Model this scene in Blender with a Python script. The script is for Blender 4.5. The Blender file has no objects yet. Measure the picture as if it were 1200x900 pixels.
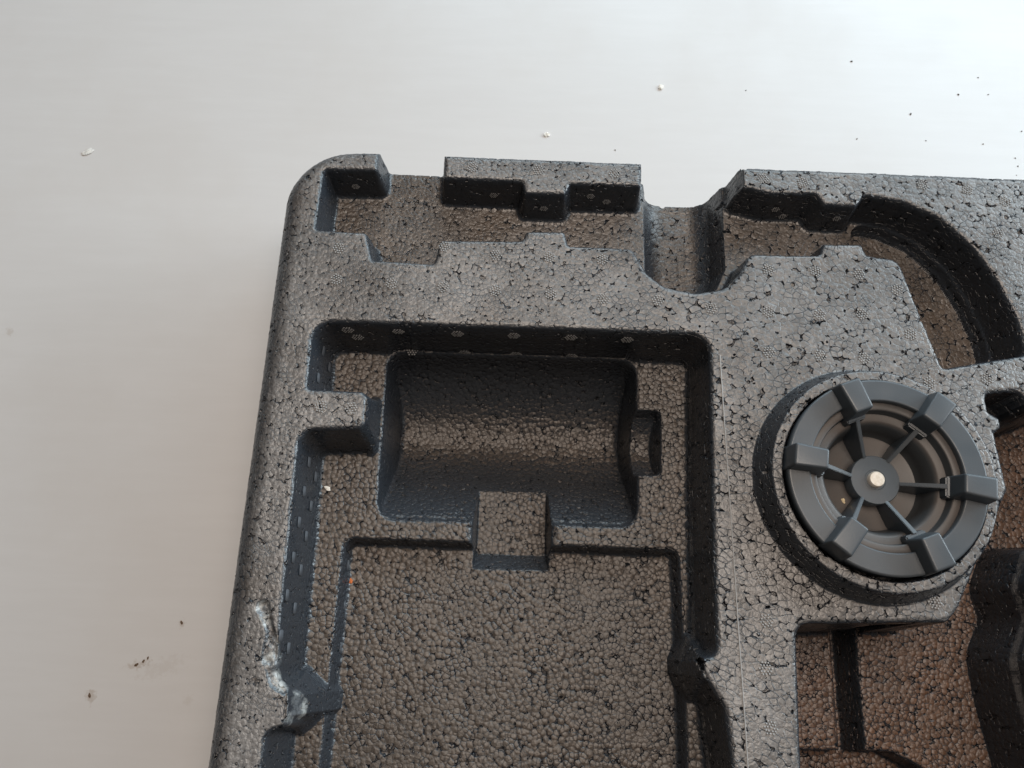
import bpy, bmesh, math, random
import numpy as np
from mathutils import Vector, Matrix

random.seed(7)
rng = np.random.default_rng(11)
scene = bpy.context.scene
MM = 0.001
TOP = 90.0                      # level of the tray's rim, mm
TABLE = 14.0                    # level of the table top, mm

# ------------------------------------------------------------------ camera
tilt, roll, dist = math.radians(18), math.radians(1.9), 324.0
fw = Vector((0, math.sin(tilt), -math.cos(tilt)))
up0 = Vector((0, math.cos(tilt), math.sin(tilt)))
rt = math.cos(roll) * Vector((1, 0, 0)) + math.sin(roll) * up0
up = -math.sin(roll) * Vector((1, 0, 0)) + math.cos(roll) * up0
cam = bpy.data.cameras.new('camera')
cam.lens, cam.sensor_width = 27.0, 36.0
cam.clip_start, cam.clip_end = 0.01, 50.0
cam_ob = bpy.data.objects.new('camera', cam)
scene.collection.objects.link(cam_ob)
m = Matrix((rt, up, -fw)).transposed().to_4x4()
m.translation = (Vector((0, 0, TOP)) - dist * fw) * MM
cam_ob.matrix_world = m
scene.camera = cam_ob

# ------------------------------------------------------------------ world and lamps
world = bpy.data.worlds.new('World')
scene.world = world
world.use_nodes = True
bg = world.node_tree.nodes['Background']
bg.inputs['Color'].default_value = (1.0, 0.86, 0.74, 1)
bg.inputs['Strength'].default_value = 0.03

def area(name, loc, target, size, energy, color):
    l = bpy.data.lights.new(name, 'AREA')
    l.shape, l.size, l.size_y = 'RECTANGLE', size[0], size[1]
    l.energy, l.color = energy, color
    o = bpy.data.objects.new(name, l)
    o.location = loc
    o.rotation_euler = (Vector(target) - Vector(loc)).to_track_quat('-Z', 'Y').to_euler()
    scene.collection.objects.link(o)
    return o
area('window_light', (0.75, 1.25, 0.85), (0.10, 0.05, 0.0), (2.6, 0.6), 30.0, (0.70, 0.885, 1.0))
area('room_light', (0.12, 0.10, 1.35), (0.02, 0.0, 0.05), (0.85, 0.5), 12.0, (1.0, 0.865, 0.75))
area('side_window_light', (1.55, 0.35, 0.62), (0.05, 0.0, 0.06), (0.75, 0.6), 14.0, (0.84, 0.94, 1.0))

vs = scene.view_settings
vs.view_transform, vs.look = 'Standard', 'None'
vs.exposure, vs.gamma = 0.0, 1.0
vs.use_curve_mapping = False
scene.cycles.max_bounces = 4
scene.cycles.diffuse_bounces = 2
scene.cycles.glossy_bounces = 2

# ------------------------------------------------------------------ helpers
def tag(o, label=None, cat=None, group=None, kind=None):
    if label: o['label'] = label
    if cat: o['category'] = cat
    if group: o['group'] = group
    if kind: o['kind'] = kind
    return o

def link(name, me, mat=None, parent=None):
    o = bpy.data.objects.new(name, me)
    scene.collection.objects.link(o)
    if mat is not None and me is not None and not me.materials:
        me.materials.append(mat)
    if parent is not None:
        o.parent = parent
    return o

def bm_mesh(name, bm, smooth=True):
    me = bpy.data.meshes.new(name)
    bm.normal_update()
    bm.to_mesh(me)
    bm.free()
    if smooth:
        me.shade_smooth()
    return me

class NT:
    """small helper to write node trees"""
    def __init__(s, name):
        s.mat = bpy.data.materials.new(name)
        s.mat.use_nodes = True
        s.t = s.mat.node_tree
        s.bsdf = s.t.nodes['Principled BSDF']
        s.out = s.t.nodes['Material Output']
    def n(s, kind, **kw):
        nd = s.t.nodes.new(kind)
        for k, v in kw.items():
            setattr(nd, k, v)
        return nd
    def put(s, sock, v):
        if hasattr(v, 'is_output'):
            s.t.links.new(v, sock)
        else:
            sock.default_value = v
    def math(s, op, a, b=0.0, c=None, clamp=False):
        nd = s.n('ShaderNodeMath', operation=op, use_clamp=clamp)
        s.put(nd.inputs[0], a); s.put(nd.inputs[1], b)
        if c is not None: s.put(nd.inputs[2], c)
        return nd.outputs[0]
    def ramp(s, v, a, b, c=0.0, d=1.0, smooth=True):
        nd = s.n('ShaderNodeMapRange', interpolation_type='SMOOTHSTEP' if smooth else 'LINEAR')
        s.put(nd.inputs['Value'], v)
        nd.inputs['From Min'].default_value = a; nd.inputs['From Max'].default_value = b
        nd.inputs['To Min'].default_value = c; nd.inputs['To Max'].default_value = d
        return nd.outputs['Result']
    def mix(s, f, a, b):
        nd = s.n('ShaderNodeMix', data_type='RGBA')
        s.put(nd.inputs[0], f); s.put(nd.inputs[6], a); s.put(nd.inputs[7], b)
        return nd.outputs[2]
    def noise(s, vec, scale, detail=2.0, rough=0.5):
        nd = s.n('ShaderNodeTexNoise')
        s.put(nd.inputs['Vector'], vec)
        nd.inputs['Scale'].default_value = scale
        nd.inputs['Detail'].default_value = detail
        nd.inputs['Roughness'].default_value = rough
        return nd.outputs['Fac']
    def voro(s, vec, scale, feature='F1', rand=1.0):
        nd = s.n('ShaderNodeTexVoronoi', feature=feature, voronoi_dimensions='3D')
        s.put(nd.inputs['Vector'], vec)
        nd.inputs['Scale'].default_value = scale
        nd.inputs['Randomness'].default_value = rand
        return nd

# ------------------------------------------------------------------ materials
def foam_material():
    k = NT('black_bead_foam')
    pos = k.n('ShaderNodeTexCoord').outputs['Object']
    geo = k.n('ShaderNodeNewGeometry')
    sep = k.n('ShaderNodeSeparateXYZ'); k.put(sep.inputs[0], pos)
    nsep = k.n('ShaderNodeSeparateXYZ'); k.put(nsep.inputs[0], geo.outputs['Normal'])
    # beads are a little larger towards the right of the tray: stretch the domain there
    warp = k.n('ShaderNodeCombineXYZ')
    wx = sep.outputs[0]
    low = k.math('MULTIPLY', k.ramp(sep.outputs[2], 0.0635, 0.0685, 1.0, 0.0), k.ramp(k.math('ADD', sep.outputs[1], k.ramp(sep.outputs[0], 0.150, 0.156, 0.0, 0.032)), 0.036, 0.042, 1.0, 0.0))
    gt = k.ramp(sep.outputs[0], -0.03, 0.13, 1.35, 1.0)
    gz = k.math('ADD', k.math('MULTIPLY', gt, k.math('SUBTRACT', 1.0, low)), k.math('MULTIPLY', low, 1.28))
    k.put(warp.inputs[0], k.math('MULTIPLY', wx, gz)); k.put(warp.inputs[1], k.math('MULTIPLY', sep.outputs[1], gz)); k.put(warp.inputs[2], sep.outputs[2])
    wob = k.n('ShaderNodeTexNoise'); k.put(wob.inputs['Vector'], pos); wob.inputs['Scale'].default_value = 420; wob.inputs['Detail'].default_value = 0
    wv = k.n('ShaderNodeVectorMath', operation='MULTIPLY_ADD')
    k.put(wv.inputs[0], wob.outputs['Color']); wv.inputs[1].default_value = (0.0009,) * 3
    k.put(wv.inputs[2], warp.outputs[0])
    P = wv.outputs[0]
    SC = 360.0
    f1 = k.voro(P, SC, 'F1', 0.95)
    ed = k.voro(P, SC, 'DISTANCE_TO_EDGE', 0.95)
    edge = ed.outputs['Distance']
    d1 = f1.outputs['Distance']
    cellc = f1.outputs['Color']
    csep = k.n('ShaderNodeSeparateColor'); k.put(csep.inputs[0], cellc)
    # how open the seams between the beads are
    n_big = k.noise(pos, 24, 3)
    n_mid = k.noise(pos, 130, 2)
    open_r = k.ramp(sep.outputs[0], -0.02, 0.12, 0.35, 1.0)
    rimless = low
    openness = k.math('MAXIMUM', k.math('MULTIPLY', open_r, k.ramp(n_mid, 0.32, 0.62, 0.1, 0.6)), k.math('MULTIPLY', rimless, k.ramp(n_mid, 0.30, 0.65, 0.15, 0.6)))
    groove = k.math('MULTIPLY', k.ramp(edge, 0.0, 0.075, 1.0, 0.0), openness)
    dome = k.math('MULTIPLY', k.math('SUBTRACT', 1.0, k.math('MULTIPLY', d1, d1)), k.math('ADD', 0.45, k.math('MULTIPLY', rimless, k.ramp(n_big, 0.35, 0.6, 0.35, 0.9))))
    lift = k.math('MULTIPLY', csep.outputs[0], k.math('ADD', 0.15, k.math('MULTIPLY', openness, 0.45)))
    pitn = k.noise(pos, 260, 1)
    pv = k.voro(P, 250.0, 'F1', 1.0)
    psep = k.n('ShaderNodeSeparateColor'); k.put(psep.inputs[0], pv.outputs['Color'])
    pr = k.math('MULTIPLY', k.ramp(psep.outputs[0], 0.15, 1.0, 0.0, 0.21, False), k.ramp(pitn, 0.35, 0.6, 0.6, 1.2))
    pit = k.ramp(k.math('SUBTRACT', pv.outputs['Distance'], pr), -0.05, 0.03, 1.0, 0.0)
    pit = k.math('MAXIMUM', pit, k.math('MULTIPLY', k.math('MULTIPLY', k.ramp(d1, 0.65, 0.77), k.ramp(pitn, 0.515, 0.58)), k.ramp(sep.outputs[0], -0.02, 0.12, 0.7, 1.0)))
    rim = k.math('MULTIPLY', k.ramp(edge, 0.02, 0.07, 1.0, 0.0), k.math('MULTIPLY', open_r, k.ramp(k.noise(pos, 90, 1), 0.42, 0.60)))
    fine = k.noise(pos, 720, 3)
    h = k.math('ADD', k.math('MULTIPLY', dome, 0.42), k.math('MULTIPLY', lift, 0.24))
    h = k.math('SUBTRACT', h, k.math('MULTIPLY', groove, 0.11))
    h = k.math('SUBTRACT', h, k.math('MULTIPLY', pit, 1.1))
    h = k.math('ADD', h, k.math('MULTIPLY', fine, 0.30))
    h = k.math('ADD', h, k.math('MULTIPLY', rim, 0.26))
    # moulded walls are pressed smooth
    upf = k.ramp(nsep.outputs[2], 0.78, 0.985)  # narrow ramp, also paints the shade of trough sides and slopes
    h = k.math('MULTIPLY', h, k.ramp(nsep.outputs[2], 0.15, 0.75, 0.85, 1.0))
    # torn, whitened foam along the left edge; ridge facet's sheen painted pale
    scar_sheen = None
    scn = k.math('SUBTRACT', k.noise(pos, 330, 3, 0.65), 0.5)
    for (cx, cy, cz, r) in SCARS_AND_SHEEN:
        r *= 0.85
        vm = k.n('ShaderNodeVectorMath', operation='DISTANCE')
        k.put(vm.inputs[0], pos); vm.inputs[1].default_value = (cx * MM, cy * MM, cz * MM)
        q = k.math('ADD', vm.outputs['Value'], k.math('MULTIPLY', scn, r * 1.6 * MM))
        q = k.ramp(q, r * 0.45 * MM, r * 1.15 * MM, 1.0, 0.0)
        scar_sheen = q if scar_sheen is None else k.math('MAXIMUM', scar_sheen, q)
    # colour: black foam, grey-brown dust on whatever faces up; slope shade painted dark
    tone = k.math('MULTIPLY', k.ramp(csep.outputs[1], 0.0, 1.0, 0.82, 1.18, False), k.ramp(fine, 0.25, 0.75, 0.70, 1.30, False))
    dustn = k.ramp(n_big, 0.32, 0.68, 0.78, 1.20)
    clean = (0.033, 0.038, 0.046, 1)
    shade_warmf = k.ramp(sep.outputs[2], 0.062, 0.088, 1.0, 0.0)  # shade of the recesses put into the colour: darker, browner with depth
    shade_warmf = k.math('ADD', shade_warmf, k.ramp(k.noise(pos, 38, 2), 0.45, 0.75, 0.0, 0.45), clamp=True)
    dust_shade = k.mix(shade_warmf, (0.138, 0.131, 0.127, 1), (0.066, 0.049, 0.037, 1))
    # browner colour low in the deep recess on the right
    deep_brown = k.math('MULTIPLY', k.ramp(sep.outputs[2], 0.034, 0.060, 1.0, 0.0), k.ramp(sep.outputs[0], 0.095, 0.105))
    dust_shade = k.mix(deep_brown, dust_shade, (0.105, 0.052, 0.028, 1))
    sc = k.n('ShaderNodeVectorMath', operation='SCALE'); k.put(sc.inputs[0], dust_shade)
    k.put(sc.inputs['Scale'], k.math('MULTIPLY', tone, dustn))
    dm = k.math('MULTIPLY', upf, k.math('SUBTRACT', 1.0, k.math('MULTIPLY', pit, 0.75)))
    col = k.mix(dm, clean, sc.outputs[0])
    scar_sheen_col = k.mix(k.ramp(k.noise(pos, 200, 3, 0.6), 0.40, 0.62), (0.13, 0.14, 0.15, 1), (0.40, 0.41, 0.40, 1))
    col = k.mix(k.math('MULTIPLY', scar_sheen, k.ramp(edge, 0.0, 0.10, 0.6, 1.0)), col, scar_sheen_col)
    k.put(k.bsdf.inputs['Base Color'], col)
    k.put(k.bsdf.inputs['Roughness'], k.math('ADD', 0.27, k.math('MULTIPLY', upf, k.math('ADD', 0.10, k.math('MULTIPLY', low, 0.09)))))
    k.put(k.bsdf.inputs['Specular IOR Level'], k.ramp(nsep.outputs[2], 0.30, 0.70, 0.45, 0.80))
    disp = k.n('ShaderNodeDisplacement')
    k.put(disp.inputs['Height'], h); disp.inputs['Midlevel'].default_value = 0.3
    disp.inputs['Scale'].default_value = 0.0011
    k.t.links.new(disp.outputs[0], k.out.inputs['Displacement'])
    k.mat.displacement_method = 'BOTH'
    return k.mat

def plain_foam():
    k = NT('smooth_foam_mark')
    k.bsdf.inputs['Base Color'].default_value = (0.31, 0.305, 0.30, 1)
    k.bsdf.inputs['Roughness'].default_value = 0.42
    return k.mat

def plastic(name, base, rough, dusty=0.0):
    k = NT(name)
    pos = k.n('ShaderNodeTexCoord').outputs['Object']
    nz = k.noise(pos, 55, 4)
    fine = k.noise(pos, 1600, 2)
    geo = k.n('ShaderNodeNewGeometry')
    nsep = k.n('ShaderNodeSeparateXYZ'); k.put(nsep.inputs[0], geo.outputs['Normal'])
    f = k.math('MULTIPLY', k.ramp(nz, 0.25, 0.75, 0.35, 1.0), dusty)
    f = k.math('MULTIPLY', f, k.ramp(nsep.outputs[2], 0.4, 0.95))
    k.put(k.bsdf.inputs['Base Color'], k.mix(f, base, (0.165, 0.125, 0.10, 1)))
    k.put(k.bsdf.inputs['Roughness'], k.ramp(nz, 0.2, 0.8, rough - 0.05, rough + 0.08))
    b = k.n('ShaderNodeBump'); b.inputs['Strength'].default_value = 0.25; b.inputs['Distance'].default_value = 0.00012
    k.put(b.inputs['Height'], fine)
    k.t.links.new(b.outputs[0], k.bsdf.inputs['Normal'])
    return k.mat

def table_material():
    k = NT('white_painted_board')
    pos = k.n('ShaderNodeTexCoord').outputs['Object']
    mp = k.n('ShaderNodeMapping'); k.put(mp.inputs[0], pos); mp.inputs['Scale'].default_value = (1.0, 8.0, 1.0)
    grain = k.noise(mp.outputs[0], 22, 6, 0.62)
    grain2 = k.noise(mp.outputs[0], 90, 3, 0.5)
    blot = k.noise(pos, 11, 5, 0.6)
    c = k.mix(k.ramp(grain, 0.35, 0.7), (0.603, 0.594, 0.590, 1), (0.617, 0.609, 0.606, 1))
    c = k.mix(k.ramp(blot, 0.42, 0.75, 0.0, 0.55), c, (0.56, 0.54, 0.525, 1))
    # faint brown smears rubbed into the paint
    smn = k.math('SUBTRACT', k.noise(pos, 420, 3, 0.7), 0.5)
    for (x, y, rx, ry, s) in ((-170.8, -119.3, 7, 2.2, 0.55), (-190.1, -133.8, 3, 4, 0.6), (-153.4, -100.0, 2, 3, 0.45), (-159.2, -120.3, 14, 5, 0.18), (-269.2, 44.7, 3, 3, 0.4), (-144.7, -133.8, 3, 3, 0.2)):
        mm = k.n('ShaderNodeMapping', vector_type='TEXTURE'); k.put(mm.inputs[0], pos)
        mm.inputs['Location'].default_value = (x * MM, y * MM, 0)
        mm.inputs['Scale'].default_value = (rx * MM, ry * MM, 1)
        mm.inputs['Rotation'].default_value = (0, 0, 0.35)
        ln = k.n('ShaderNodeVectorMath', operation='LENGTH'); k.put(ln.inputs[0], mm.outputs[0])
        q = k.math('ADD', ln.outputs['Value'], k.math('MULTIPLY', smn, 3.2))
        c = k.mix(k.ramp(q, 0.2, 1.0, s * 0.6, 0.0), c, (0.27, 0.19, 0.12, 1))
    k.put(k.bsdf.inputs['Base Color'], c)
    k.put(k.bsdf.inputs['Roughness'], k.ramp(blot, 0.3, 0.7, 0.34, 0.44))
    k.bsdf.inputs['Specular IOR Level'].default_value = 0.75
    b = k.n('ShaderNodeBump'); b.inputs['Strength'].default_value = 0.07; b.inputs['Distance'].default_value = 0.0003
    k.put(b.inputs['Height'], k.math('ADD', grain, k.math('MULTIPLY', grain2, 0.3)))
    k.t.links.new(b.outputs[0], k.bsdf.inputs['Normal'])
    return k.mat

def flat_material(name, col, rough=0.7):
    k = NT(name)
    pos = k.n('ShaderNodeTexCoord').outputs['Object']
    nz = k.noise(pos, 900, 3)
    k.put(k.bsdf.inputs['Base Color'], k.mix(k.ramp(nz, 0.3, 0.7), tuple(0.8 * c for c in col) + (1,), tuple(min(1, 1.15 * c) for c in col) + (1,)))
    k.bsdf.inputs['Roughness'].default_value = rough
    return k.mat

def metal_material():
    k = NT('pale_metal_pin')
    pos = k.n('ShaderNodeTexCoord').outputs['Object']
    nz = k.noise(pos, 700, 4)
    k.put(k.bsdf.inputs['Base Color'], k.mix(k.ramp(nz, 0.3, 0.7), (0.62, 0.55, 0.46, 1), (0.74, 0.68, 0.60, 1)))
    k.bsdf.inputs['Metallic'].default_value = 0.25
    k.bsdf.inputs['Roughness'].default_value = 0.55
    return k.mat

SCARS_AND_SHEEN = [(-93.2, -94.5, 89, 4.6), (-90.5, -100, 89, 2.6), (-87.5, -106, 89, 3.2), (-87.3, -112, 88, 4.6), (-86.0, -118, 88, 3.8), (-82.5, -121.5, 88, 3.4),
         (-77.0, -126, 84, 4.4), (-76.5, -130, 80, 5.0), (-77.5, -132.5, 86, 4.0)]  # ridge facet: its reflection painted in as pale spots
FOAM = foam_material()
MARK = plain_foam()
PLASTIC = plastic('dark_grey_plastic', (0.066, 0.081, 0.095, 1), 0.34, 0.12)
PLASTIC_BROWNISH = plastic('brownish_dark_plastic', (0.050, 0.054, 0.058, 1), 0.46, 0.40)  # bowl plastic, blended to brown on up-facing parts
METAL = metal_material()

# ------------------------------------------------------------------ the table
def make_table():
    bm = bmesh.new()
    bmesh.ops.create_cube(bm, size=1.0)
    bmesh.ops.scale(bm, vec=(1.5, 1.3, 0.03), verts=bm.verts)
    bmesh.ops.translate(bm, vec=(0.05, 0.08, TABLE * MM - 0.015), verts=bm.verts)
    bmesh.ops.bevel(bm, geom=[e for e in bm.edges], offset=0.002, segments=2, affect='EDGES')
    o = link('table_top', bm_mesh('table_top', bm, False), table_material())
    tag(o, 'white painted board table top with faint horizontal grain and brown smears', 'table', kind='structure')
make_table()

# ------------------------------------------------------------------ the foam tray
def fillet(pts, seg=6):
    """polygon corners (x, y, r) -> polygon with rounded corners"""
    out = []
    n = len(pts)
    for i in range(n):
        p = np.array(pts[i][:2], float)
        r = pts[i][2] if len(pts[i]) > 2 else 0.0
        a = np.array(pts[i - 1][:2], float) - p
        b = np.array(pts[(i + 1) % n][:2], float) - p
        la, lb = np.linalg.norm(a), np.linalg.norm(b)
        if r <= 0 or la < 1e-6 or lb < 1e-6:
            out.append(tuple(p)); continue
        a /= la; b /= lb
        ang = math.acos(max(-1, min(1, float(a @ b))))
        if ang > 3.05:
            out.append(tuple(p)); continue
        t = min(r / math.tan(ang / 2), 0.48 * la, 0.48 * lb)
        r = t * math.tan(ang / 2)
        c = p + (a + b) / np.linalg.norm(a + b) * (r / math.sin(ang / 2))
        s, e = p + a * t - c, p + b * t - c
        a0, a1 = math.atan2(s[1], s[0]), math.atan2(e[1], e[0])
        d = (a1 - a0 + math.pi) % (2 * math.pi) - math.pi
        for j in range(seg + 1):
            q = a0 + d * j / seg
            out.append((c[0] + r * math.cos(q), c[1] + r * math.sin(q)))
    return out

def axis(a, f0, f1, b, fine, coarse):
    seg = [np.arange(f0, f1, fine)]
    if a < f0: seg.insert(0, np.arange(a, f0 - coarse * 0.5, coarse))
    if b > f1: seg.append(np.arange(f1, b + 1e-6, coarse))
    return np.concatenate(seg)

FINE = 0.42
gx = axis(-115.0, -115.0, 238.0, 318.0, FINE, 2.0)
gy = axis(-258.0, -160.0, 118.0, 118.0, FINE, 2.0)
XX, YY = np.meshgrid(gx, gy)
NY, NX = XX.shape
FAR = 60.0

def sdf(poly, margin=8.0):
    """signed distance to a polygon over the grid, negative inside, FAR beyond the margin"""
    poly = np.array(poly, float)
    lo, hi = poly.min(0) - margin, poly.max(0) + margin
    i0, i1 = np.searchsorted(gx, lo[0]), np.searchsorted(gx, hi[0])
    j0, j1 = np.searchsorted(gy, lo[1]), np.searchsorted(gy, hi[1])
    x, y = XX[j0:j1, i0:i1], YY[j0:j1, i0:i1]
    d2 = np.full(x.shape, 1e9)
    ins = np.zeros(x.shape, bool)
    n = len(poly)
    for k in range(n):
        ax, ay = poly[k]; bx, by = poly[(k + 1) % n]
        ex, ey = bx - ax, by - ay
        L = ex * ex + ey * ey
        if L < 1e-9: continue
        t = np.clip(((x - ax) * ex + (y - ay) * ey) / L, 0, 1)
        d2 = np.minimum(d2, (x - ax - t * ex) ** 2 + (y - ay - t * ey) ** 2)
        c = (ay > y) != (by > y)
        if abs(ey) > 1e-12:
            ins ^= c & (x < ex * (y - ay) / ey + ax)
    s = np.sqrt(d2)
    s[ins] *= -1
    out = np.full(XX.shape, FAR)
    out[j0:j1, i0:i1] = s
    return out

def prof(s, zt, zf, draft=7.0, r1=1.2, r2=1.5):
    """height of a pocket cut from level zt down to zf (number or array), wall drafted and both edges rounded"""
    t = math.tan(math.radians(draft))
    z = np.full(s.shape, 999.0)
    a = (s > 0) & (s <= r1)
    z[a] = (zt - r1 + np.sqrt(np.maximum(0, r1 * r1 - (r1 - s) ** 2)))[a]
    w = s <= 0
    zf = np.broadcast_to(np.asarray(zf, float), s.shape)
    wall = zt - r1 + s / t
    sf = -(zt - r1 - zf - r2) * t
    u = np.clip(s - (sf - r2), 0, r2)
    arc = zf + r2 - np.sqrt(np.maximum(0, r2 * r2 - u * u))
    z[w] = np.where(s < sf, arc, wall)[w]
    return z

def smax(a, b, k):
    h = np.clip(0.5 + 0.5 * (a - b) / k, 0, 1)
    return b + (a - b) * h + k * h * (1 - h)

H = np.full(XX.shape, TOP)

# --- outside of the tray
OUTLINE = fillet([(-108.0, 112.6, 27), (300, 109.2, 25), (300, -246, 25), (-108.0, -246, 25)], 14)
so = sdf(OUTLINE, 40)
so[so == FAR] = FAR
lf = np.clip((XX + 107) / 42.0, 0, 1); lf = lf * lf * (3 - 2 * lf)
R1 = 11.0 + (3.4 - 11.0) * lf
drop = np.where(so > -R1, R1 - np.sqrt(np.maximum(0, R1 ** 2 - np.clip(so + R1, 0, R1) ** 2)), 0.0)
drop = drop * np.where(R1 > 4, 0.9, 1.0) + np.where(so > 0, so / math.tan(math.radians(4.0)), 0)
H = TOP - drop
REG = np.zeros(XX.shape, np.int8)          # which moulded feature a vertex belongs to

def mark(idx, s, grow=3.2):
    REG[s < grow] = idx

# --- pocket along the far edge: slots, notched blocks, curved end
SLOT = fillet([(-65.6, 130), (-65.4, 101.6, 1.5), (-90.0, 101.2, 1.5), (-90.6, 70.6, 1.5), (-67.5, 69.8, 2), (-63.9, 56.2, 1.5), (-36.4, 55.3, 2), (-34.7, 67.2, 2.5),
               (2.5, 68.3, 2), (4.2, 73.2, 1.5), (21.6, 73.6, 1.5), (23.4, 66.6, 1.5), (52.0, 66.2, 5), (58.5, 54.0, 3), (66.0, 47.9, 8), (79.5, 45.2, 8), (92.0, 47.6, 8),
               (98.5, 54.0, 5), (104.5, 65.4, 5), (135.9, 65.9, 2), (138.1, 71.6, 1.5), (155.8, 72.2, 2), (157.6, 66.6, 2), (171.5, 65.0, 6), (184.0, 13.6, 2), (221.0, 21.2, 2),
               (219.4, 37.0, 6), (214.4, 54.0, 8), (205.8, 72.0, 8), (192.3, 86.8, 8), (177.5, 94.0, 8), (160.0, 97.0, 3), (155.2, 91.0, 1), (140.4, 91.3, 1), (137.2, 96.8, 1.5), (116.9, 96.2, 2),
               (102.8, 99.6, 1.5), (104.3, 130),
               (58.8, 130), (56.6, 97.6, 1.5), (24.0, 97.7, 1), (21.6, 92.1, 1), (2.8, 92.0, 1), (1.4, 98.2, 1), (-35.0, 98.6, 1), (-35.6, 130)], 5)
s_slot = sdf(SLOT)
H = np.minimum(H, np.where(s_slot < FAR, prof(s_slot, TOP, 69.5, 6.0, 2.3, 2.2), 999))
# floor of the curved end lies lower
CURVE = [(158.5, 60), (158.5, 97.0), (177.5, 94.0), (192.3, 86.8), (205.8, 72.0), (214.4, 54.0), (219.4, 37.0), (221.0, 21.2), (184.0, 13.6), (171.5, 65.0)]
s_c = np.maximum(sdf(fillet([(p[0], p[1], 8) for p in CURVE], 5)), s_slot)
H = np.minimum(H, np.where(s_c < FAR, prof(s_c, TOP, 64.0, 8.0, 1.1, 2.5), 999))
# low step running along the foot of the curved wall
H = np.where((s_c < -4.2) & (s_c > -60) & (XX > 160), np.minimum(H, 62.8), H)
# valley with a round bottom, open to the far side
VALLEY = fillet([(57.0, 135), (56.5, 62, 6), (59.4, 53.8, 4), (68, 47.3, 7), (79.5, 45.2, 8), (91.5, 47.3, 7), (98.3, 54, 5), (103.6, 66, 5), (104.3, 135)], 5)
s_v = sdf(VALLEY)
H = np.minimum(H, np.where(s_v < FAR, prof(s_v, TOP, 47.5, 13.0, 1.1, 11.0), 999))
mark(1, np.minimum(s_slot, s_v))
mark(2, s_c)
REG[(s_v < 0.2)] = 3

# --- the large stepped pocket
P1 = fillet([(-86.6, 25.3, 8), (84.4, 25.4, 8), (81.8, -50), (80.9, -105.4, 6), (74.0, -106.8, 1.5), (75.6, -112.6, 3), (82.8, -124.2, 3), (85.2, -150), (86, -226, 10),
             (-86, -226, 10), (-85.7, -137.8, 3), (-78.6, -135.2, 2), (-79.6, -122.2, 2), (-84.6, -119.4, 5), (-86.8, -23.2, 6), (-60.2, -21.6, 4), (-60.2, -5.1, 4), (-85.6, -4.7, 1.5)], 6)
s1 = sdf(P1)
H = np.minimum(H, np.where(s1 < FAR, prof(s1, TOP, 62.0, 7.5, 2.6, 2.4), 999))
P2 = fillet([(-70.0, -63.2, 5), (74.3, -63.8, 4), (74.6, -218, 8), (-71.0, -218, 8)], 6)
s2 = sdf(P2)
H = np.minimum(H, np.where(s2 < FAR, prof(s2, 62.0, 53.0, 13.0, 1.5, 2.2), 999))
def ridge(x0, sgn, slope, yc, hw, side, base=53.0):
    """sloping rib that runs from the rim down into the pocket"""
    z = TOP - 0.6 - np.maximum(0, sgn * (XX - x0)) * slope - np.maximum(0, np.abs(YY - yc) - hw) * side
    return np.where((z > base) & (np.abs(YY - yc) < 24) & (sgn * (XX - x0) > -3) & (s1 < 1.5), z, 0.0)
H = np.where(s1 < 0.5, smax(H, ridge(-79.2, 1, 2.9, -128.2, 3.6, 3.2), 5.0), H)
H = np.where(s1 < 0.5, smax(H, ridge(75.5, -1, 6.5, -111.0, 2.6, 2.6), 2.0), H)
H = np.where(s1 < 0.5, smax(H, ridge(-60.6, 1, 4.2, -13.3, 4.6, 3.4), 4.5), H)
# half-round trough for the cylinder
CYL = fillet([(-58.0, 22.6, 7), (57.2, 22.4, 7), (56.6, -54.2, 8), (-56.8, -54.2, 8)], 6)
s3 = sdf(CYL)
tq = -(YY + 9.0)
zc = np.where(tq < 0, 62.0 - 41.0 * np.sqrt(np.clip(1 - (tq / 31.6) ** 2, 0, 1)), np.where(tq < 24, 21.0 + tq ** 2 / 36.0, 37.0 + (tq - 24) * 1.12))
H = np.minimum(H, np.where(s3 < FAR, prof(s3, 62.0, np.minimum(zc, 58.5), 4.0, 1.8, 3.0), 999))
# small round seat at its right end
SEAT = fillet([(50, -1.6, 0), (68.0, -1.4, 2.5), (67.4, -31.4, 2.5), (50, -31.6, 0)], 5)
s4 = sdf(SEAT)
zs = 62.0 - 15.0 * np.sqrt(np.clip(1 - ((YY + 16.5) / 15.2) ** 2, 0, 1))
H = np.minimum(H, np.where(s4 < FAR, prof(s4, 62.0, np.minimum(zs, 59.5), 9.0, 0.8, 1.0), 999))
# square notch that joins the trough and the large pocket
sx = np.abs(XX - 2.1) - 17.0
zn = np.maximum(prof(sx, 62.0, 42.0, 3.5, 3.2, 1.0), 42.0)
zn = np.maximum(zn, np.maximum(42.0, 54.2 - np.maximum(0, YY + 74.6) * 1.5))
zn = np.where((YY < -18) & (YY > -74.6) & (sx < 3.2), zn, 999)
H = np.minimum(H, zn)
mark(4, s1)
REG[s2 < 0.0] = 5
REG[s3 < 1.6] = 6

# --- deep pocket at the lower right
RP = fillet([(106.5, -230, 8), (112.6, -93.4, 5), (171.0, -91.0, 4), (175.5, -86.5, 2), (203.4, -38.2, 2), (201.7, -14.8, 1.0), (205.2, -11.8, 1.6), (204.8, -7.6, 1.6), (200.6, -5.0, 1.5), (200.8, 2.6, 2),
             (214.5, 4.0, 4), (221, -4, 5), (262, 14, 10), (264, -228, 12)], 5)
s5 = sdf(RP)
H = np.minimum(H, np.where(s5 < FAR, prof(s5, TOP, 38.0, 3.5, 2.6, 3.0), 999))
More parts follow.
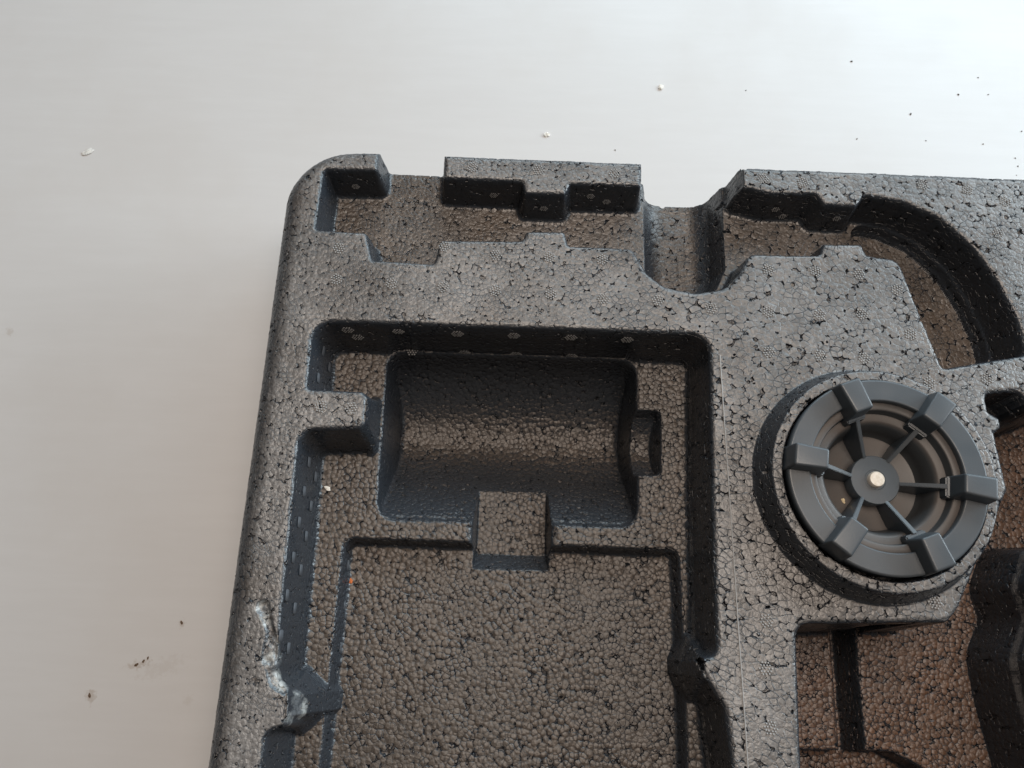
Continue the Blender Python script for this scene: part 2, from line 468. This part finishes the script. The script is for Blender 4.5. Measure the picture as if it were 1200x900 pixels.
# ledge beside the boss, steep shoulder on its right
LEDGE = fillet([(196, -50, 1), (215.5, -36.0, 3), (219.8, -64.0, 2), (188, -72, 1)], 4)
sl = sdf(LEDGE, 30)
zl = 69.0 - np.maximum(0, sl) / 0.30
H = np.where((s5 < -0.5) & (sl < 25), np.maximum(H, np.minimum(zl, TOP + s5 / 0.07)), H)
# rib crossing on the right
sr = np.abs((YY + 14.0) - (XX - 226) * 0.62) - 3.0
zr = 66.0 - np.maximum(0, sr) / 0.25
H = np.where((s5 < -0.5) & (XX > 222), np.maximum(H, np.minimum(zr, TOP + s5 / 0.07)), H)
# gullies in its floor
def gully(poly, z, draft, r=2.0, lvl=38.0):
    global H
    s = sdf(poly)
    H = np.minimum(H, np.where((s < FAR) & (s5 < 0), prof(s, lvl, z, draft, 1.5, r), 999))
gully([(146.6, -88), (157.4, -88), (156.2, -160), (145.0, -160)], 20.0, 9.0)
gully(fillet([(107, -143.6, 2), (168, -143.0, 4), (182, -150.0, 6), (186, -190), (107, -190)]), 20.0, 6.0)
# tall wall with a wavy foot that closes the recess on the right
BLOCK = fillet([(223, -61, 3), (262, -58, 6), (262, -240, 6), (217, -160, 20), (211.5, -122, 25), (210.4, -104, 14), (218.8, -88, 10), (216.0, -75, 8)], 10)
sk = sdf(BLOCK, 20)
H = np.where((s5 < 4) & (sk < 18), np.maximum(H, np.minimum(TOP - np.maximum(0, sk + 0.5) / 0.10, TOP)), H)
gully(fillet([(196, 8), (218, 8), (214, -26), (200, -30)]), 18.0, 4.0)
mark(7, s5)

# --- raised boss that carries the knob
KX, KY = 147.3, -37.2
rad = np.hypot(XX - KX, YY - KY)
zb = 102.0 - np.maximum(0, rad - 44.3) * 3.2
rr = np.clip(rad - 42.9, 0, 1.4)
zb = np.where(rad < 44.3, 102.0 - (1.4 - np.sqrt(np.maximum(0, 1.96 - rr * rr))) * 0.5, zb - 0.7)
H = np.where((rad < 60) & (s5 > -0.2), smax(H, np.where(zb > TOP - 6, zb, 0), 2.4), H)
H = np.minimum(H, np.where(rad < 44, prof(rad - 39.8, 102.0, 83.0, 3.0, 0.5, 2.0), 999))
REG[(rad < 51) & (s5 > 0.0)] = 8

# --- the torn strip on the left rim: foam ripped out in crumbs
TORN = fillet([(-97, -91.8, 2), (-91, -90.0, 2), (-88, -99, 2), (-85.7, -103.7), (-84.0, -118.8, 2), (-79.0, -122.4, 1), (-81, -125.0, 1), (-87.0, -122.0, 2), (-91.4, -111.5, 3), (-90.6, -102.3, 2)], 4)
st = sdf(TORN, 6)
def lump(scale, seed):
    r = np.random.default_rng(seed)
    nx, ny = int((gx[-1] - gx[0]) / scale) + 3, int((gy[-1] - gy[0]) / scale) + 3
    g = r.random((ny, nx))
    u, v = (XX - gx[0]) / scale, (YY - gy[0]) / scale
    i, j = u.astype(int), v.astype(int)
    fu, fv = u - i, v - j
    fu, fv = fu * fu * (3 - 2 * fu), fv * fv * (3 - 2 * fv)
    return (g[j, i] * (1 - fu) + g[j, i + 1] * fu) * (1 - fv) + (g[j + 1, i] * (1 - fu) + g[j + 1, i + 1] * fu) * fv
rough = lump(2.6, 3) * 0.6 + lump(1.2, 4) * 0.4
H = H - np.where(st < 0, np.clip(-st / 1.2, 0, 1) * (0.2 + 1.5 * rough), 0) * (H > 80)
# slow unevenness of the moulding
H = H + np.where(so < -1, (lump(34, 9) - 0.5) * 0.7 + (lump(11, 10) - 0.5) * 0.25, 0)

HM = H

def height(x, y):
    i = int(np.clip(np.searchsorted(gx, x), 1, NX - 2)); j = int(np.clip(np.searchsorted(gy, y), 1, NY - 2))
    return float(HM[j, i])

def make_tray():
    root = bpy.data.objects.new('foam_tray', None)
    scene.collection.objects.link(root)
    root.empty_display_size = 0.05
    tag(root, 'black bead foam tool tray with moulded recesses lying on the white table', 'foam tray')
    keep = (H > TABLE + 0.4)
    V = np.stack([XX, YY, np.maximum(H, TABLE + 0.4)], -1).reshape(-1, 3) * MM
    idx = np.arange(NX * NY).reshape(NY, NX)
    kq = keep[:-1, :-1] | keep[:-1, 1:] | keep[1:, :-1] | keep[1:, 1:]
    q = np.stack([idx[:-1, :-1], idx[:-1, 1:], idx[1:, 1:], idx[1:, :-1]], -1)
    rg = REG[:-1, :-1]
    # shared smooth normals so that the pieces of the moulding join without a seam
    dzy, dzx = np.gradient(H, gy, gx)
    N = np.stack([-dzx, -dzy, np.ones_like(H)], -1)
    N /= np.linalg.norm(N, axis=-1, keepdims=True)
    N = N.reshape(-1, 3)
    names = {0: 'rim', 1: 'slotted_recess', 2: 'curved_recess', 3: 'round_valley', 4: 'stepped_recess', 5: 'rectangular_recess', 6: 'cylinder_trough', 7: 'deep_recess', 8: 'knob_boss'}
    parts = {}
    for r, nm in names.items():
        f = q[(rg == r) & kq].reshape(-1, 4)
        if len(f) == 0: continue
        used, inv = np.unique(f.ravel(), return_inverse=True)
        me = bpy.data.meshes.new(nm)
        me.vertices.add(len(used)); me.vertices.foreach_set('co', V[used].astype(np.float32).ravel())
        me.loops.add(len(inv)); me.loops.foreach_set('vertex_index', inv.astype(np.int32))
        me.polygons.add(len(f))
        me.polygons.foreach_set('loop_start', np.arange(0, 4 * len(f), 4, dtype=np.int32))
        me.update(calc_edges=True)
        me.shade_smooth()
        me.normals_split_custom_set_from_vertices(N[used].astype(np.float32))
        me.materials.append(FOAM)
        parts[r] = link(nm, me, None, root)
    return root, parts
TRAY, PARTS = make_tray()
PARTS[0]['label'] = 'dusty grey rim of fused beads, torn and whitened on its left side'

# moulding marks: rosettes of small dots and short slits left by the steam vents
def rosette_mesh(rx=2.6, ry=2.6, step=1.2, rd=0.42):
    bm = bmesh.new()
    n = int(3 / step) + 2
    for i in range(-n, n + 1):
        for j in range(-n, n + 1):
            x, y = (i + 0.5 * (j % 2)) * step, j * step * 0.87
            if (x / rx) ** 2 + (y / ry) ** 2 > 1: continue
            x += random.uniform(-.16, .16); y += random.uniform(-.16, .16)
            v = bmesh.ops.create_uvsphere(bm, u_segments=6, v_segments=4, radius=rd)['verts']
            bmesh.ops.scale(bm, vec=(1, 1, 0.4), verts=v)
            bmesh.ops.translate(bm, vec=(x, y, 0.05), verts=v)
    bmesh.ops.scale(bm, vec=(MM, MM, MM), verts=bm.verts)
    me = bm_mesh('vent_rosette', bm); me.materials.append(MARK)
    return me
ROS = rosette_mesh()
def on_surface(x, y):
    i = int(np.clip(np.searchsorted(gx, x), 2, NX - 3)); j = int(np.clip(np.searchsorted(gy, y), 2, NY - 3))
    dx = (H[j, i + 1] - H[j, i - 1]) / (gx[i + 1] - gx[i - 1]); dy = (H[j + 1, i] - H[j - 1, i]) / (gy[j + 1] - gy[j - 1])
    return Vector((gx[i], gy[j], H[j, i])) * MM, Vector((-dx, -dy, 1)).normalized()
def put_mark(me, name, x, y, spin, scale=(1, 1, 1)):
    p, n = on_surface(x, y)
    t = Vector((1, 0, 0)) if abs(n.x) < 0.8 else Vector((0, 1, 0))
    b = n.cross(t).normalized(); t = b.cross(n)
    M = Matrix((t, b, n)).transposed()
    M = M @ Matrix.Rotation(spin, 3, 'Z')
    o = link(name, me, None, PARTS[0])
    M4 = M.to_4x4() @ Matrix.Diagonal((*scale, 1)); M4.translation = p + n * 0.00025
    o.matrix_world = M4
    return o
VENTS = [(-79.6, 60.5), (-79.2, 45.4), (-54.7, 44.3), (-32.5, 63.1), (-32.1, 43.4), (-9.5, 59.7), (-8.8, 42.7), (14.5, 59.8), (15.5, 41.9), (38.1, 59.4), (38.4, 40.7), (62.3, 40.7), (85.4, 37.5),
         (110.7, 36.8), (133.0, 36.4), (151.7, 37.1), (168.2, 49.5), (171.5, 28.4), (109.3, 17.7), (131.2, 16.9), (150.2, 16.8), (112.2, 57.4), (133.1, 57.4), (152.3, 56.4),
         (112.7, 103.8), (131.2, 102.7), (186.7, 103.5), (207.4, 101.5), (223.7, 95.9), (217.9, 79.0), (176.8, 6.5), (100.3, -75.6), (100.8, -92.5), (99.2, -109.8), (99.4, -130.5),
         (166.7, -83.7), (201.3, 8.9), (-79.5, -13.0), (-67, -13.2), (8.5, 104.5), (44.0, 104.0), (-22.0, 105.0)]
for (x, y) in VENTS:
    put_mark(ROS, 'vent_rosette', x, y, random.uniform(0, 3))
# flattened rosettes on the far walls of the pockets
for (x, y) in ((-73, 24.5), (-70, 23.6), (-51, 24.5), (-47, 23.6), (-25, 24.5), (-23, 23.6), (0, 24.5), (1, 23.6), (25, 24.5), (27, 23.6), (50, 24.5)):
    put_mark(ROS, 'vent_rosette', x, y, 0.0)
for (x, y) in ((-78, 100.2), (-12, 97.4), (34, 96.9), (42, 96.6), (12, 91.0), (122, 95.2), (150, 90.2), (127, 94.8)):
    put_mark(ROS, 'vent_rosette', x, y, 0.0, (0.7, 0.7, 0.7))
def slit_mesh():
    bm = bmesh.new()
    bmesh.ops.create_cube(bm, size=1.0)
    bmesh.ops.scale(bm, vec=(5.2 * MM, 0.95 * MM, 0.5 * MM), verts=bm.verts)
    bmesh.ops.bevel(bm, geom=list(bm.edges), offset=0.0002, segments=2, affect='EDGES')
    me = bm_mesh('vent_slit', bm); me.materials.append(SLITMAT)
    return me
SLITMAT = plastic('smooth_dark_foam', (0.095, 0.102, 0.115, 1), 0.5)
SLIT = slit_mesh()
for y0 in (17, 3, -34, -47, -60, -74, -89, -104):
    for k, x in enumerate((-85.2, -84.0)):
        y = y0 - 4.5 * k
        if -6 < y < -2 and k: continue
        put_mark(SLIT, 'vent_slit', x + (0.9 if y0 > 0 else 0) * 0.3, y, 0.0, (0.85, 3.2, 0.6))
for y0 in (-74, -91, -108):
    put_mark(SLIT, 'vent_slit', -69.0, y0, 0.0, (0.8, 2.2, 0.6))
# thin parting line moulded along the rim
def seam():
    bm = bmesh.new()
    pts = [(88.6 + (y - 7) * -0.012, y) for y in np.arange(16, -159, -3.0)]
    prev = None
    for (x, y) in pts:
        z = height(x, y) + 0.30
        ring = [bm.verts.new(((x + a) * MM, y * MM, (z + b) * MM)) for a, b in ((-0.26, -0.5), (-0.2, 0.05), (0.2, 0.05), (0.26, -0.5))]
        if prev:
            for i in range(3):
                bm.faces.new((prev[i], prev[i + 1], ring[i + 1], ring[i]))
        prev = ring
    return link('parting_line', bm_mesh('parting_line', bm), MARK, PARTS[0])
seam()

# ------------------------------------------------------------------ the knob
def lathe(profile, seg=96):
    bm = bmesh.new()
    rings = []
    for (r, z) in profile:
        if r < 1e-6:
            rings.append([bm.verts.new((0, 0, z * MM))])
        else:
            rings.append([bm.verts.new((r * MM * math.cos(2 * math.pi * i / seg), r * MM * math.sin(2 * math.pi * i / seg), z * MM)) for i in range(seg)])
    for a, b in zip(rings, rings[1:]):
        for i in range(seg):
            j = (i + 1) % seg
            if len(a) == 1 and len(b) == 1: continue
            if len(b) == 1: bm.faces.new((a[i], a[j], b[0]))
            elif len(a) == 1: bm.faces.new((a[0], b[j], b[i]))
            else: bm.faces.new((a[i], a[j], b[j], b[i]))
    bmesh.ops.recalc_face_normals(bm, faces=bm.faces)
    return bm

def finish(me, ang=35):
    me.shade_smooth()
    me.set_sharp_from_angle(angle=math.radians(ang))
    return me

def make_knob():
    root = bpy.data.objects.new('hold_down_knob', None)
    scene.collection.objects.link(root)
    root.location = (KX * MM, (KY + 0.5) * MM, 0)
    root.scale = (0.965, 0.965, 1.0)
    tag(root, 'round dark grey plastic hold-down knob with six lugs set in the tray', 'knob')
    # flange: flat ring with its thin rolled edge
    fl = lathe([(31.2, 99.0), (40.0, 99.0), (40.3, 99.4), (40.3, 104.3), (40.05, 104.8), (39.5, 105.0), (39.2, 105.0), (31.9, 105.0), (31.6, 105.0), (31.2, 104.75), (31.1, 104.3), (31.0, 101.6), (31.2, 99.0)])
    link('flange', finish(bm_mesh('flange', fl), 50), PLASTIC, root)
    bowl = lathe([(31.15, 99.5), (31.05, 102.3), (30.7, 102.55), (28.2, 102.45), (27.8, 102.2), (27.6, 101.8), (27.4, 98.9), (27.1, 98.5), (24.4, 98.3), (23.6, 97.9), (22.6, 96.4), (21.4, 91.0), (20.9, 88.6), (20.2, 87.4),
                  (19.0, 87.0), (0, 87.0)])
    link('stepped_bowl', finish(bm_mesh('stepped_bowl', bowl), 40), PLASTIC_BROWNISH, root)
    hub = lathe([(0, 86), (10.0, 86.0), (10.3, 93.6), (10.0, 94.0), (4.4, 94.1), (4.0, 93.7), (0, 93.7)], 64)
    hb = link('hub', finish(bm_mesh('hub', hub), 40), PLASTIC, root)
    pin = lathe([(0, 92), (3.3, 92.0), (3.3, 95.4), (2.9, 95.9), (0, 96.05)], 40)
    link('metal_pin', finish(bm_mesh('metal_pin', pin), 40), METAL, hb)
    # one lug and one rib, then copies turned about the axis
    bm = bmesh.new()
    def box(r0, r1, w0, w1, z0, z1a, z1b, t0=0.6, t1=0.9):
        vs_ = []
        for (r, w, z, inset, wi) in ((r0, w0, z0, 0, 0), (r1, w1, z0, 0, 0)):
            vs_ += [bm.verts.new((r, -w, z)), bm.verts.new((r, w, z))]
        vs_ += [bm.verts.new((r0 + t0, -w0 + t1, z1a)), bm.verts.new((r0 + t0, w0 - t1, z1a)), bm.verts.new((r1 - t0, -w1 + t1, z1b)), bm.verts.new((r1 - t0, w1 - t1, z1b))]
        a, b, c, d, e, f, g, h = vs_
        for q in ((a, b, d, c), (a, e, f, b), (c, d, h, g), (a, c, g, e), (b, f, h, d), (e, g, h, f)):
            bm.faces.new(q)
        bmesh.ops.recalc_face_normals(bm, faces=bm.faces)
    box(25.4, 41.0, 4.8, 5.4, 100.5, 112.2, 111.8, 1.2, 0.8)
    bmesh.ops.bevel(bm, geom=list(bm.edges), offset=1.15, segments=4, profile=0.6, affect='EDGES')
    bmesh.ops.scale(bm, vec=(MM,) * 3, verts=bm.verts)
    lug_me = finish(bm_mesh('lug', bm), 50); lug_me.materials.append(PLASTIC)
    # foot of the lug inside the bowl
    bm = bmesh.new()
    box(24.0, 30.6, 4.5, 4.9, 96.0, 102.6, 104.6, 0.4, 0.3)
    bmesh.ops.bevel(bm, geom=list(bm.edges), offset=0.5, segments=2, affect='EDGES')
    bmesh.ops.scale(bm, vec=(MM,) * 3, verts=bm.verts)
    foot_me = finish(bm_mesh('lug_foot', bm), 50); foot_me.materials.append(PLASTIC)
    bm = bmesh.new()
    box(9.6, 24.6, 1.35, 1.6, 86.5, 94.2, 103.2, 0.0, 0.65)
    bmesh.ops.bevel(bm, geom=list(bm.edges), offset=0.2, segments=2, affect='EDGES')
    bmesh.ops.scale(bm, vec=(MM,) * 3, verts=bm.verts)
    rib_me = finish(bm_mesh('rib', bm), 50); rib_me.materials.append(PLASTIC)
    for k in range(6):
        a = math.radians(-8.5 + 60 * k)
        lg = link('lug', lug_me, None, root); lg.rotation_euler.z = a
        ft = link('lug_foot', foot_me, None, lg)
        rb = link('rib', rib_me, None, root); rb.rotation_euler.z = a
    return root
make_knob()

# ------------------------------------------------------------------ crumbs
def crumb_mesh(size, squash, seed, sub=2, flat=0.5):
    r = random.Random(seed)
    bm = bmesh.new()
    bmesh.ops.create_icosphere(bm, subdivisions=sub, radius=1.0)
    for v in bm.verts:
        k = 1 + r.uniform(-0.3, 0.3)
        v.co = Vector((v.co.x * k * size[0], v.co.y * k * size[1], v.co.z * k * flat * size[0])) * MM
    return bm_mesh('crumb', bm, False)
WHITE = flat_material('white_flake', (0.82, 0.80, 0.74), 0.6)
OFFWHITE = flat_material('off_white_flake', (0.66, 0.65, 0.62), 0.5)
DARK = flat_material('dark_grit', (0.15, 0.145, 0.135), 0.7)
BROWN = flat_material('brown_grit', (0.12, 0.075, 0.045), 0.7)
ORANGE = flat_material('orange_bit', (0.55, 0.14, 0.03), 0.6)
IVORY = flat_material('ivory_grain', (0.75, 0.62, 0.40), 0.6)
def crumb(name, x, y, z, size, mat, label, cat, rot=0.0, group=None, flat=0.5, sub=2):
    o = link(name, crumb_mesh(size, 1, int(x * 31 + y * 17) % 9973, sub, flat), mat)
    o.location = (x * MM, y * MM, (z + size[0] * flat * 0.6) * MM)
    o.rotation_euler.z = rot
    tag(o, label, cat, group)
    return o
crumb('foam_chip', -79.3, -42.0, height(-79.3, -42.0), (1.9, 1.0), WHITE, 'small white chip lying on the narrow left ledge of the tray', 'chip', -0.7, flat=0.5, sub=1)
crumb('orange_crumb', -67.4, -80.5, height(-67.4, -80.5), (1.0, 1.2), ORANGE, 'tiny orange crumb at the left edge of the large rectangular recess', 'crumb', 0.3)
crumb('ivory_grain', 136.5, -44.4, 87.0, (0.7, 1.0), IVORY, 'tiny ivory grain lying inside the bowl of the knob', 'grain', 0.3)
crumb('paint_flake', -249.9, 157.4, TABLE, (3.6, 1.8), OFFWHITE, 'largest whitish flake on the table, left of the tray', 'flake', 0.5, flat=0.12)
crumb('paint_flake', 15.7, 179.4, TABLE, (1.8, 1.5), WHITE, 'small white flake just above the notched middle block of the tray', 'flake', 0.2, flat=0.45)
crumb('paint_flake', 83.6, 215.3, TABLE, (2.0, 1.4), WHITE, 'small white flake on the bright table above the valley gap', 'flake', 0.9, flat=0.45)
G = 'dark specks on the bright table'
DLAB = {0: 'topmost dark speck on the table, above the start of the curved recess', 1: 'tiny dark speck on the table straight above the left corner of the right-hand rim',
        7: 'tiny dark speck on the table close above the right end of the notched middle block'}
for i, (x, y, s) in enumerate(((201.3, 239.5, 1.3), (135.0, 215.5, 0.9), (232.6, 202.3, 1.3), (263.4, 217.5, 1.4), (277.3, 230.5, 0.9), (281.5, 218.3, 0.9), (198.5, 183.6, 0.9), (55.8, 170.4, 0.9), (239.3, 184.0, 0.7),
                               (272.9, 183.0, 0.8), (297.3, 192.8, 1.0), (291.0, 168.5, 0.9), (290.4, 174.0, 0.8), (289.0, 162.4, 0.6))):
    crumb('dark_speck', x, y, TABLE, (s * 0.62, s * 0.42), DARK, DLAB.get(i, 'tiny dark speck in the loose scatter on the table beyond the tray at upper right'), 'speck', i * 0.7, G, sub=1)
G2 = 'brown specks on the lower left of the table'
BLAB = {3: 'lowest and leftmost brown speck on the lower left of the table', 4: 'brown speck on the table above the smear, nearest to the torn rim'}
for i, (x, y, s) in enumerate(((-171.3, -119.5, 1.1), (-168.3, -117.8, 0.9), (-166.4, -116.3, 0.7), (-190.4, -133.4, 1.2), (-153.2, -100.2, 1.0))):
    crumb('brown_speck', x, y, TABLE, (s, s * 0.6), BROWN, BLAB.get(i, 'tiny brown speck in the short smear on the lower left of the table'), 'speck', 0.6 + i * 0.4, G2, flat=0.25, sub=1)
